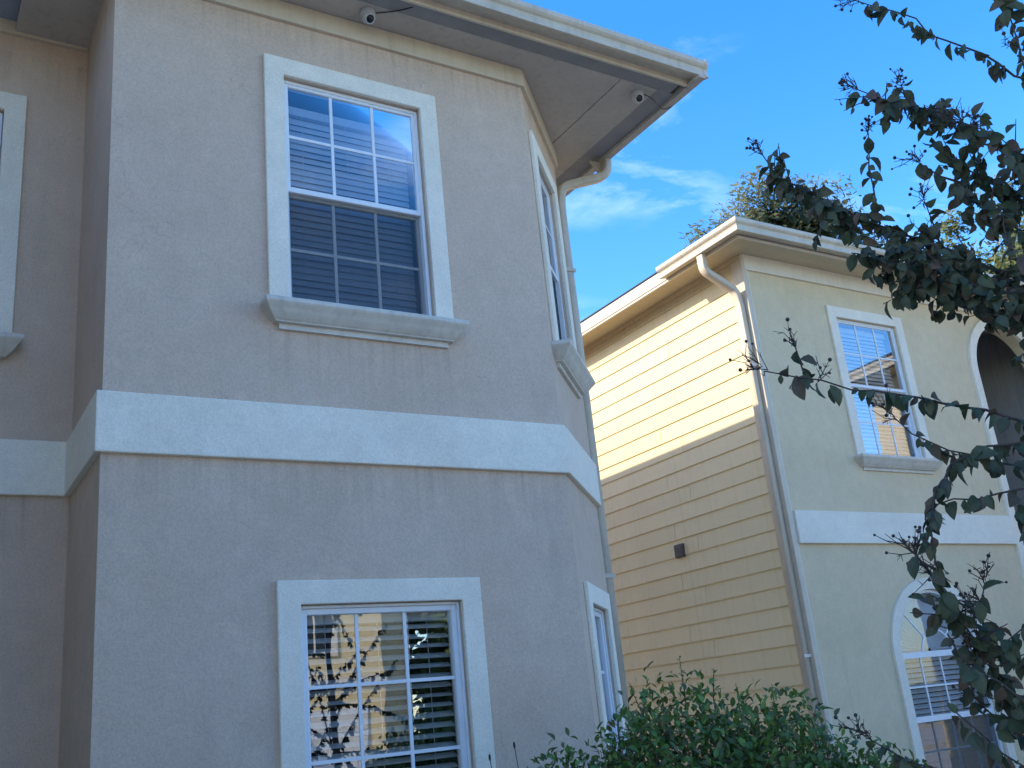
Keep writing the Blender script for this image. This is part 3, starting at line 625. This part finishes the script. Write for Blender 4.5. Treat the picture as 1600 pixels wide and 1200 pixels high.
paint('glass_dark', (0.03, 0.04, 0.05), 0.08, 0.1, 4, bs=0.0)
street_house(4.6, 12.0, -15.2, 'siding_yellow', 'roof_gray', 'yellow gabled house across the street mirrored in the ground floor window', (7.2, 10.8), True)
street_house(-6.0, 2.2, -15.6, 'stucco_khaki', 'roof_gray', 'khaki gabled house across the street further along', (-4.0, -0.2), True)
street_house(21.5, 29.0, -16.0, 'brick_orange', 'roof_gray', 'orange brick house across the street beyond the trees', (23.5, 27.0), False)

# ------------------------------------------------------------------ foliage
def leaf_mesh(name, L, Wd, curl, fold, mat):
    """leaf along +X, blade facing +Z, folded on the midrib and curled to the tip"""
    st = [(0.0, 0.06), (0.18, 0.55), (0.42, 0.98), (0.68, 0.90), (0.88, 0.48), (1.0, 0.03)]; v = []; f = []
    for t, w in st:
        x = L*t; z = -curl*L*t*t; h = Wd/2*w
        v += [Vector((x, -h, z + fold*h)), Vector((x, 0, z)), Vector((x, h, z + fold*h*0.8))]
    for i in range(len(st)-1):
        a = i*3; f += [(a, a+3, a+4, a+1), (a+1, a+4, a+5, a+2)]
    return v, f
def leaf_variants(base, L, Wd, mat, n=10):
    o = []
    for k in range(n):
        v, f = leaf_mesh(base, L*random.uniform(0.8, 1.15), Wd*random.uniform(0.85, 1.15), random.uniform(-0.1, 0.75), random.uniform(0.1, 0.75), mat)
        m = bpy.data.meshes.new(base); m.from_pydata(v, [], f); m.materials.append(MATS[mat]); m.polygons.foreach_set('use_smooth', [True]*len(f)); o.append((m, v, f))
    return o
def place_leaves(parent, spots, variants, mat, keep=300, name='leaf'):
    """spots: (matrix, weight). The ones standing nearest the street side become leaves of their own, the rest one mass"""
    o0 = parent.location; spots.sort(key=lambda s: -s[1]); V = []; F = []
    for i, (mx_, wt) in enumerate(spots):
        me, v, f = variants[i % len(variants)]
        if i < keep:
            o = obj(name, me, parent); o.matrix_local = Matrix.Translation(-o0) @ mx_
        else:
            k = len(V); V += [mx_ @ p - o0 for p in v]; F += [tuple(k+j for j in q) for q in f]
    if F:
        m = bpy.data.meshes.new('foliage'); m.from_pydata(V, [], F); m.materials.append(MATS[mat]); m.polygons.foreach_set('use_smooth', [True]*len(F))
        tag(obj('foliage', m, parent), kind='stuff')
def leaf_matrix(p, direc, normal, s=1.0):
    x = Vector(direc).normalized(); z = Vector(normal) - x*Vector(normal).dot(x)
    if z.length < 1e-4: z = x.orthogonal()
    z.normalize(); y = z.cross(x)
    return Matrix(((x.x*s, y.x*s, z.x*s, p[0]), (x.y*s, y.y*s, z.y*s, p[1]), (x.z*s, y.z*s, z.z*s, p[2]), (0, 0, 0, 1)))
def rv(s=1.0): return Vector((random.gauss(0, s), random.gauss(0, s), random.gauss(0, s)))
CAMP = Vector((0, 0, E))
def in_view(p, m=0.0):
    d = p - CAMP; z = d.dot(fw)
    if z < 0.2: return False
    return abs(d.dot(Rr)/z) < 0.506 + m and abs(d.dot(Uu)/z) < 0.38 + m
def resample(pts, step):
    pts = [Vector(p) for p in pts]; o = [pts[0]]
    for a, b in zip(pts, pts[1:]):
        n = max(1, int((b-a).length/step))
        for k in range(1, n+1): o.append(a.lerp(b, k/n))
    return o

# crape myrtle in the front garden: trunks stand to the right, branches reach into view
CM = thing('crape_myrtle', (3.12, 1.62, 0), 'crape myrtle with dark leaves and seed heads reaching in from the right', 'tree')
TR = [[(3.10, 1.62, 0), (3.08, 1.58, 0.5), (3.05, 1.50, 1.2), (3.02, 1.42, 2.0), (2.98, 1.30, 2.8), (2.94, 1.20, 3.6), (2.9, 1.1, 4.3)],
      [(3.20, 1.70, 0), (3.26, 1.68, 0.6), (3.34, 1.62, 1.4), (3.34, 1.50, 2.4), (3.30, 1.38, 3.4), (3.36, 1.3, 4.2)],
      [(3.08, 1.54, 0), (3.02, 1.42, 0.6), (2.96, 1.26, 1.3), (2.88, 1.10, 2.1), (2.78, 0.96, 3.0), (2.72, 0.86, 3.8)]]
for tr in TR:
    q = resample(tr, 0.15); MB().tube(q, [0.032 - 0.020*i/len(q) for i in range(len(q))], 10).build('trunk', 'bark', CM, True)
BR = [
  (1.0, 1, [(2.668, 1.26, 3.164), (2.589, 1.307, 3.237), (2.493, 1.38, 3.336), (2.395, 1.451, 3.456), (2.299, 1.509, 3.513)]) ,
  (1.7, 1, [(2.699, 1.309, 2.919), (2.608, 1.379, 3.027), (2.511, 1.451, 3.126), (2.423, 1.501, 3.182), (2.364, 1.538, 3.207), (2.309, 1.584, 3.259)]) ,
  (1.0, 1, [(2.439, 1.494, 3.171), (2.438, 1.514, 3.222), (2.445, 1.522, 3.269)]) ,
  (1.0, 0, [(2.344, 1.124, 3.005), (2.347, 1.118, 3.097), (2.346, 1.122, 3.177), (2.343, 1.128, 3.281)]) ,
  (1.5, 0, [(2.776, 1.38, 2.839), (2.674, 1.467, 2.948), (2.591, 1.512, 3.041), (2.57, 1.548, 3.134)]) ,
  (0.8, 1, [(2.592, 1.511, 2.965), (2.522, 1.531, 2.982), (2.502, 1.563, 3.039)]) ,
  (1.2, 1, [(2.468, 1.213, 2.75), (2.439, 1.27, 2.869), (2.42, 1.306, 2.964), (2.395, 1.351, 3.025)]) ,
  (1.5, 0, [(2.585, 1.314, 2.653), (2.546, 1.388, 2.769), (2.516, 1.442, 2.861), (2.501, 1.467, 2.923)]) ,
  (0.9, 0, [(2.398, 1.241, 2.499), (2.374, 1.287, 2.587), (2.411, 1.322, 2.683), (2.456, 1.344, 2.778)]) ,
  (1.6, 1, [(2.745, 1.44, 2.559), (2.646, 1.517, 2.697), (2.544, 1.59, 2.786), (2.444, 1.653, 2.847), (2.34, 1.713, 2.915), (2.264, 1.781, 3.01), (2.184, 1.831, 3.075), (2.166, 1.852, 3.172)]) ,
  (0.8, 1, [(2.406, 1.672, 2.875), (2.407, 1.67, 3.002), (2.414, 1.661, 3.107), (2.421, 1.65, 3.174)]) ,
  (0.7, 1, [(2.544, 1.59, 2.786), (2.539, 1.598, 2.863), (2.538, 1.6, 2.938)]) ,
  (1.0, 0, [(2.297, 1.738, 2.951), (2.243, 1.742, 2.89), (2.21, 1.752, 2.827)]) ,
  (2.0, 0, [(2.647, 1.412, 2.44), (2.554, 1.477, 2.539), (2.46, 1.536, 2.599), (2.399, 1.593, 2.684), (2.342, 1.641, 2.746), (2.286, 1.702, 2.775)]) ,
  (1.7, 0, [(2.428, 1.291, 2.386), (2.39, 1.36, 2.496), (2.352, 1.424, 2.573), (2.313, 1.488, 2.67), (2.266, 1.558, 2.743)]) ,
  (1.6, 0, [(2.519, 1.436, 2.603), (2.434, 1.483, 2.649), (2.346, 1.528, 2.618), (2.286, 1.582, 2.632)]) ,
  (1.0, 1, [(2.357, 1.317, 2.139), (2.25, 1.399, 2.202), (2.136, 1.483, 2.256), (2.003, 1.578, 2.298), (1.887, 1.64, 2.334), (1.839, 1.694, 2.369)]) ,
  (0.5, 1, [(1.926, 1.625, 2.324), (1.916, 1.637, 2.365), (1.911, 1.643, 2.413)]) ,
  (1.1, 1, [(2.519, 1.437, 2.074), (2.42, 1.505, 2.11), (2.317, 1.571, 2.155), (2.258, 1.621, 2.206), (2.237, 1.65, 2.265)]) ,
  (1.2, 0, [(2.34, 1.346, 2.115), (2.24, 1.416, 2.113), (2.156, 1.454, 2.079), (2.083, 1.471, 2.011), (2.027, 1.463, 1.932), (2.026, 1.465, 1.86), (2.025, 1.466, 1.774)]) ,
  (0.8, 0, [(2.254, 1.295, 1.989), (2.199, 1.387, 1.994), (2.128, 1.458, 1.989), (2.086, 1.484, 1.983)]) ,
  (0.4, 1, [(2.022, 1.47, 1.832), (2.01, 1.486, 1.849), (2.002, 1.497, 1.868)]) ,
  (2.0, 1, [(2.363, 1.501, 1.389), (2.283, 1.533, 1.554), (2.216, 1.542, 1.661), (2.157, 1.539, 1.737), (2.098, 1.535, 1.819)]) ,
  (1.2, 0, [(2.193, 1.397, 1.497), (2.146, 1.468, 1.573), (2.114, 1.514, 1.62), (2.099, 1.534, 1.695)]) ,
  (1.1, 1, [(2.457, 1.54, 1.573), (2.417, 1.602, 1.627), (2.391, 1.641, 1.679), (2.382, 1.654, 1.745)]) ,
  (0.8, 1, [(2.308, 1.585, 1.676), (2.31, 1.583, 1.753), (2.323, 1.563, 1.805)]) ,
  (1.2, 0, [(2.435, 1.575, 1.398), (2.349, 1.614, 1.481), (2.275, 1.632, 1.547), (2.266, 1.645, 1.609)]) ,
  (0.8, 0, [(2.306, 1.405, 1.714), (2.273, 1.457, 1.685), (2.248, 1.496, 1.662)]) ,
  (1.2, 0, [(2.272, 1.458, 1.344), (2.2, 1.531, 1.42), (2.151, 1.565, 1.474), (2.129, 1.578, 1.519)]) ,
  (1.0, 1, [(2.275, 1.632, 1.302), (2.169, 1.691, 1.377), (2.083, 1.718, 1.429), (2.034, 1.776, 1.486)]) ,
  (1.0, 0, [(2.166, 1.438, 1.292), (2.105, 1.526, 1.376), (2.038, 1.615, 1.418), (1.997, 1.665, 1.437)]) ,
  (1.3, 0, [(2.25, 1.303, 1.843), (2.223, 1.349, 1.896), (2.216, 1.359, 1.958)]) ,
]
spots = []; caps = MB(); nb = 0
def leaf_at(p, t, side, s=1.0):
    per = t.cross(Vector((0, 0, 1)))
    if per.length < 0.2: per = Vector((1, 0, 0)).cross(t)
    per.normalize()
    d = per*side*random.uniform(0.2, 0.9) + t*random.uniform(-0.1, 0.6) + Vector((0, 0, -random.uniform(0.1, 1.2))) + rv(0.3)
    nrm = -SUNH*0.2 + Vector((0, 0, 0.6)) + (CAMP - p).normalized()*random.uniform(0.0, 0.9) + rv(0.45)
    spots.append((leaf_matrix(p, d, nrm, s*random.choice((0.55, 0.75, 0.95, 1.0, 1.1, 1.25))*random.uniform(0.92, 1.08)), (1.0 if in_view(p) else -5.0) - (p-CAMP).length*0.1 + random.random()*0.01))
SUNH = Vector((SUN.x, SUN.y, 0))
def seed_head(mb, p, d, size):
    """bare forked twigs with round seed capsules"""
    for k in range(random.randint(5, 9)):
        dd = (d.normalized() + rv(0.55)).normalized(); L = size*random.uniform(0.35, 1.0); b = p + d.normalized()*size*random.uniform(0, 0.5)
        mid = b + dd*L*0.5 + rv(0.004); e = b + dd*L + rv(0.006)
        mb.tube([b, mid, e], [0.0014, 0.0011, 0.0008], 4)
        for j in range(random.randint(1, 3)):
            ee = mid + (dd + rv(0.8)).normalized()*size*0.22; mb.tube([mid, ee], [0.001, 0.0006], 4)
        if random.random() < 0.5: ball(caps, e, random.uniform(0.0032, 0.0055), 8, 6)
for dn, pan, pl in BR:
    pts = [Vector(p) for p in pl]
    r0 = min((Vector(p) for tr in TR for p in resample(tr, 0.1)), key=lambda q: (q - pts[0] + Vector((0, 0, 0.38))).length)
    mb = MB(); L = sum((b-a).length for a, b in zip(pts, pts[1:])); off = not in_view(pts[0])
    full = ([r0, r0.lerp(pts[0], 0.5) + Vector((random.uniform(-.04, .04), random.uniform(-.04, .04), 0.05))] if off else []) + pts
    q = resample(full, 0.05); q = [p + rv(0.004)*(0 < i < len(q)-1) for i, p in enumerate(q)]
    r_a = 0.0075 if off else 0.004
    mb.tube(q, [r_a + (0.0016-r_a)*(i/(len(q)-1))**0.7 for i in range(len(q))], 6)
    if off:
        for p in resample(full[:3], 0.016)[4:]:
            leaf_at(p, (pts[0]-r0).normalized(), random.choice((-1, 1)))
            if random.random() < 0.2:
                dd = (rv(0.7) + Vector((0.2, -0.1, 0.3))).normalized(); c = [p, p + dd*0.08, p + dd*0.16]
                if not any(in_view(q_, 0.02) for q_ in c):
                    mb.tube(c, [0.0025, 0.0018, 0.001], 4)
                    for u in range(6): leaf_at(p + dd*0.16*random.uniform(0.2, 1), dd, random.choice((-1, 1)))
    vis = resample(pts, 0.0098/max(dn, 0.5)); n = len(vis); s = 1
    for i, p in enumerate(vis):
        t = (vis[min(i+1, n-1)] - vis[max(i-1, 0)]).normalized(); s = -s
        if i > n*0.93 and pan: continue
        if random.random() < 0.78: leaf_at(p, t, s)
        if dn > 1.3 and random.random() < 0.24*dn and i < n*0.9:           # leafy side shoot
            dd = (t*0.6 + rv(0.7) + Vector((0, 0, random.uniform(-0.7, 0.3)))).normalized(); LL = random.uniform(0.04, 0.13); c = [p, p + dd*LL*0.5, p + dd*LL]
            mb.tube(c, [0.002, 0.0016, 0.001], 4)
            for u in range(random.randint(2, 6)): leaf_at(p + dd*LL*random.uniform(0.25, 1), dd, random.choice((-1, 1)), 0.9)
        if random.random() < 0.012: seed_head(mb, p, Vector((0, 0, 1)) + rv(0.4), random.uniform(0.05, 0.09))
    if pan: seed_head(mb, pts[-1], (pts[-1]-pts[-2]), random.uniform(0.05, 0.08)); seed_head(mb, pts[-1]*0.8 + pts[-2]*0.2, (pts[-1]-pts[-2]) + Vector((0, 0, 0.05)), random.uniform(0.04, 0.08))
    mb.build('branch', 'twig', CM, True)
# the rest of the crown, to the right of the picture
for k in range(70):
    tr = random.choice(TR); b = Vector(random.choice(resample(tr, 0.1)[12:])); dd = (Vector((0.5, -0.3, 0.35)) + rv(0.6)).normalized(); L = random.uniform(0.5, 1.1)
    c = [b, b + dd*L*0.5 + Vector((0, 0, 0.05)), b + dd*L]
    if any(in_view(p, 0.09) for p in resample(c, 0.05)): continue
    mb = MB(); mb.tube(c, [0.008, 0.005, 0.002], 6); mb.build('branch', 'twig', CM, True)
    for p in resample(c, 0.014): leaf_at(p, dd, random.choice((-1, 1)))
place_leaves(CM, spots, leaf_variants('leaf', 0.043, 0.028, 'myrtle_leaf'), 'myrtle_leaf')
tag(caps.build('seed_capsules', 'capsule', CM, True), kind='stuff')

# evergreen shrub by the corner of the house
def shrub(label, lumps, nleaf, shoots, L, Wd, dry, mat='shrub_leaf', group=None):
    c0 = lumps[0][0]; sh = thing('shrub', (c0[0], c0[1], 0), label, 'shrub', group); sp = []; base = Vector((c0[0], c0[1], 0))
    st = MB(); tot = sum(l[2] for l in lumps)
    for (c, r, wt) in lumps:
        c = Vector(c); r = Vector(r)
        for k in range(int(14*wt/tot)+3):
            e = c + Vector((random.uniform(-.8, .8)*r.x, random.uniform(-.8, .8)*r.y, random.uniform(0, .8)*r.z)); b = Vector((c.x + random.uniform(-.1, .1), c.y + random.uniform(-.1, .1), 0))
            st.tube([b, b.lerp(e, 0.5) + rv(0.05), e], [0.012, 0.008, 0.003], 5)
        m = int(nleaf*wt/tot); cl = []
        for k in range(max(10, m//26)):
            d = rv(1).normalized(); d.z = abs(d.z)*0.95 - 0.25; cl.append((d, random.uniform(0.72, 1.06)))
        for k in range(m):
            d, rad = random.choice(cl); dd = (d + rv(0.13)).normalized(); q = rad*random.uniform(0.82, 1.05) if random.random() < 0.8 else random.uniform(0.3, 0.85)
            p = c + Vector((dd.x*r.x, dd.y*r.y, dd.z*r.z))*q
            if p.z < 0.05: continue
            di = dd*0.5 + Vector((0, 0, 0.55)) + rv(0.5); nr = dd + Vector((0, 0, 0.6)) + rv(0.4)
            sp.append((leaf_matrix(p, di, nr, random.uniform(0.65, 1.15)), (1.0 if in_view(p) else -5.0) - (p-CAMP).length))
    for (p0, h, lean) in shoots:
        p0 = Vector(p0); tip = p0 + Vector((lean[0], lean[1], h)); st.tube([p0 - Vector((0, 0, 0.25)), p0, tip], [0.004, 0.003, 0.0012], 5)
        n = int(h/0.012)
        for i in range(n):
            u = i/n; p = p0.lerp(tip, u); an = i*2.4; di = Vector((math.cos(an), math.sin(an), 0.9)); 
            sp.append((leaf_matrix(p, di, Vector((0, 0, 1)) + rv(0.3), (1.0 - 0.5*u)*random.uniform(0.6, 0.9)), 1.0 - (p-CAMP).length))
    st.build('stems', 'bark', sh, True)
    if dry:
        dm = MB()
        for k in range(dry):
            (c, r, wt) = random.choice(lumps); c = Vector(c); r = Vector(r); d = rv(1).normalized(); d.z = abs(d.z)*0.7
            b = c + Vector((d.x*r.x, d.y*r.y, d.z*r.z))*random.uniform(0.8, 1.0); e = b + Vector((random.gauss(0, .07), random.gauss(0, .07), random.uniform(-0.05, 0.20)))
            dm.tube([b, b.lerp(e, .5) + rv(0.012), e], [0.0022, 0.0018, 0.0010], 4)
        tag(dm.build('dry_twigs', 'dry_stem', sh), kind='stuff')
    place_leaves(sh, sp, leaf_variants('leaf', L, Wd, mat), mat)
    return sh
shrub('dense evergreen shrub with upright shoots at the corner of the near house',
      [((3.10, 3.80, 0.95), (0.48, 0.42, 0.76), 3.0), ((3.45, 3.55, 0.88), (0.48, 0.40, 0.74), 2.4), ((2.72, 3.98, 0.85), (0.42, 0.30, 0.62), 1.6), ((2.42, 4.10, 0.72), (0.30, 0.28, 0.60), 0.8), ((3.75, 3.30, 0.75), (0.40, 0.40, 0.60), 1.5)], 30000,
      [((3.26, 3.86, 1.62), 0.20, (0.0, 0.0)), ((3.05, 3.92, 1.55), 0.17, (-0.05, 0.02)), ((3.38, 3.80, 1.62), 0.13, (0.03, 0.0)), ((3.46, 3.72, 1.52), 0.15, (0.0, 0.0)), ((3.58, 3.62, 1.48), 0.17, (0.01, 0.0)), ((3.68, 3.5, 1.44), 0.10, (0.05, 0.0)), ((3.15, 3.80, 1.60), 0.10, (-0.02, 0)), ((2.95, 4.0, 1.52), 0.08, (0.02, 0.0))],
      0.042, 0.024, 1500)
# thin dry weed stalks beside it
for k, (x, y, h, lab) in enumerate(((2.50, 4.12, 1.50, 'tallest dry weed stalk with a dark seed head left of the shrub'), (2.38, 4.14, 1.46, 'short dry weed stalk furthest left of the shrub'))):
    t = thing('weed_stalk', (x, y, 0), lab, 'weed'); m = MB(); m.tube(resample([(x, y, 0), (x+0.02, y, h*0.6), (x-0.03, y+0.02, h)], 0.1), 0.0022, 5); m.build('stem', 'dry_stem', t)
    m = MB(); ball(m, (x-0.03, y+0.02, h), 0.007, 8, 6, 0.8, 2.2); m.build('seed_head', 'capsule', t, True)

# trees beyond
def far_tree(name, x, y, h, rx, rz, mat, label, nc, nl, size, group, low=0.35):
    t = thing(name, (x, y, 0), label, 'tree', group); b = Vector((x, y, 0)); top = Vector((x+random.uniform(-.4, .4), y, h*0.86))
    m = MB(); q = resample([b, b.lerp(top, .5) + rv(0.15), top], 0.5); m.tube(q, [0.22*(1-0.85*i/len(q)) for i in range(len(q))], 8)
    cs = []; c = Vector((x, y, h - rz))
    for k in range(nc):
        d = rv(1).normalized(); u = random.uniform(0.25, 1.0)**0.6; e = c + Vector((d.x*rx, d.y*rx, d.z*rz))*u
        cs.append((e, random.uniform(0.10, 0.22)*rx)); s = b.lerp(top, min(0.95, max(low, (e.z - 0.6)/h - 0.1))); m.tube([s, s.lerp(e, 0.5) + rv(0.1), e], [0.05, 0.03, 0.012], 5)
    m.build('trunk', 'bark', t, True); V = []; F = []
    for e, r in cs:
        for k in range(nl):
            g = rv(0.5); g *= min(1.0, 1.0/max(g.length, 1e-3)); p = e + g*r*1.7; a = rv(1).normalized(); w = a.orthogonal().normalized(); s = size*random.uniform(0.5, 1.2); i = len(V)
            V += [p - b, p + a*s*0.5 + w*s*0.32 - b, p + a*s - b, p + a*s*0.5 - w*s*0.32 - b]; F.append((i, i+1, i+2, i+3))
    me = bpy.data.meshes.new('crown'); me.from_pydata(V, [], F); me.materials.append(MATS[mat]); tag(obj('crown', me, t), kind='stuff')
    return t
G = 'trees behind the yellow house'
far_tree('broadleaf_tree', 17.4, 14.7, 13.1, 2.3, 3.1, 'far_leaf', 'sunlit olive tree rising behind the corner of the yellow house', 120, 420, 0.17, G)
far_tree('broadleaf_tree', 25.0, 13.6, 13.9, 2.7, 4.2, 'pale_leaf', 'pale yellow-green tree behind the roof at the right edge', 100, 380, 0.19, G)
G2 = 'trees across the street'
for k, (x, y, h, lab) in enumerate(((14.4, -16.5, 7.4, 'green tree beside the yellow house across the street'), (17.8, -18, 9.5, 'taller green tree two along from the yellow house across the street'), (12.9, -21.5, 9.0, 'tall green tree rising behind the yellow house across the street'), (20.6, -15.5, 7.0, 'green tree before the orange house across the street'), (3.4, -13.0, 5.2, 'small green tree between the houses across the street'))):
    far_tree('street_tree', x, y, h, 2.0, h*0.42, 'green_leaf', lab, 60, 260, 0.30, G2)
for k, (x, lab) in enumerate(((6.2, 'round hedge bush left of the garage across the street'), (12.6, 'round hedge bush at the corner of the house across the street'))):
    shrub(lab, [((x, -13.2, 0.5), (0.7, 0.6, 0.7), 1.0)], 700, [], 0.13, 0.08, 0, 'green_leaf', 'bushes across the street')
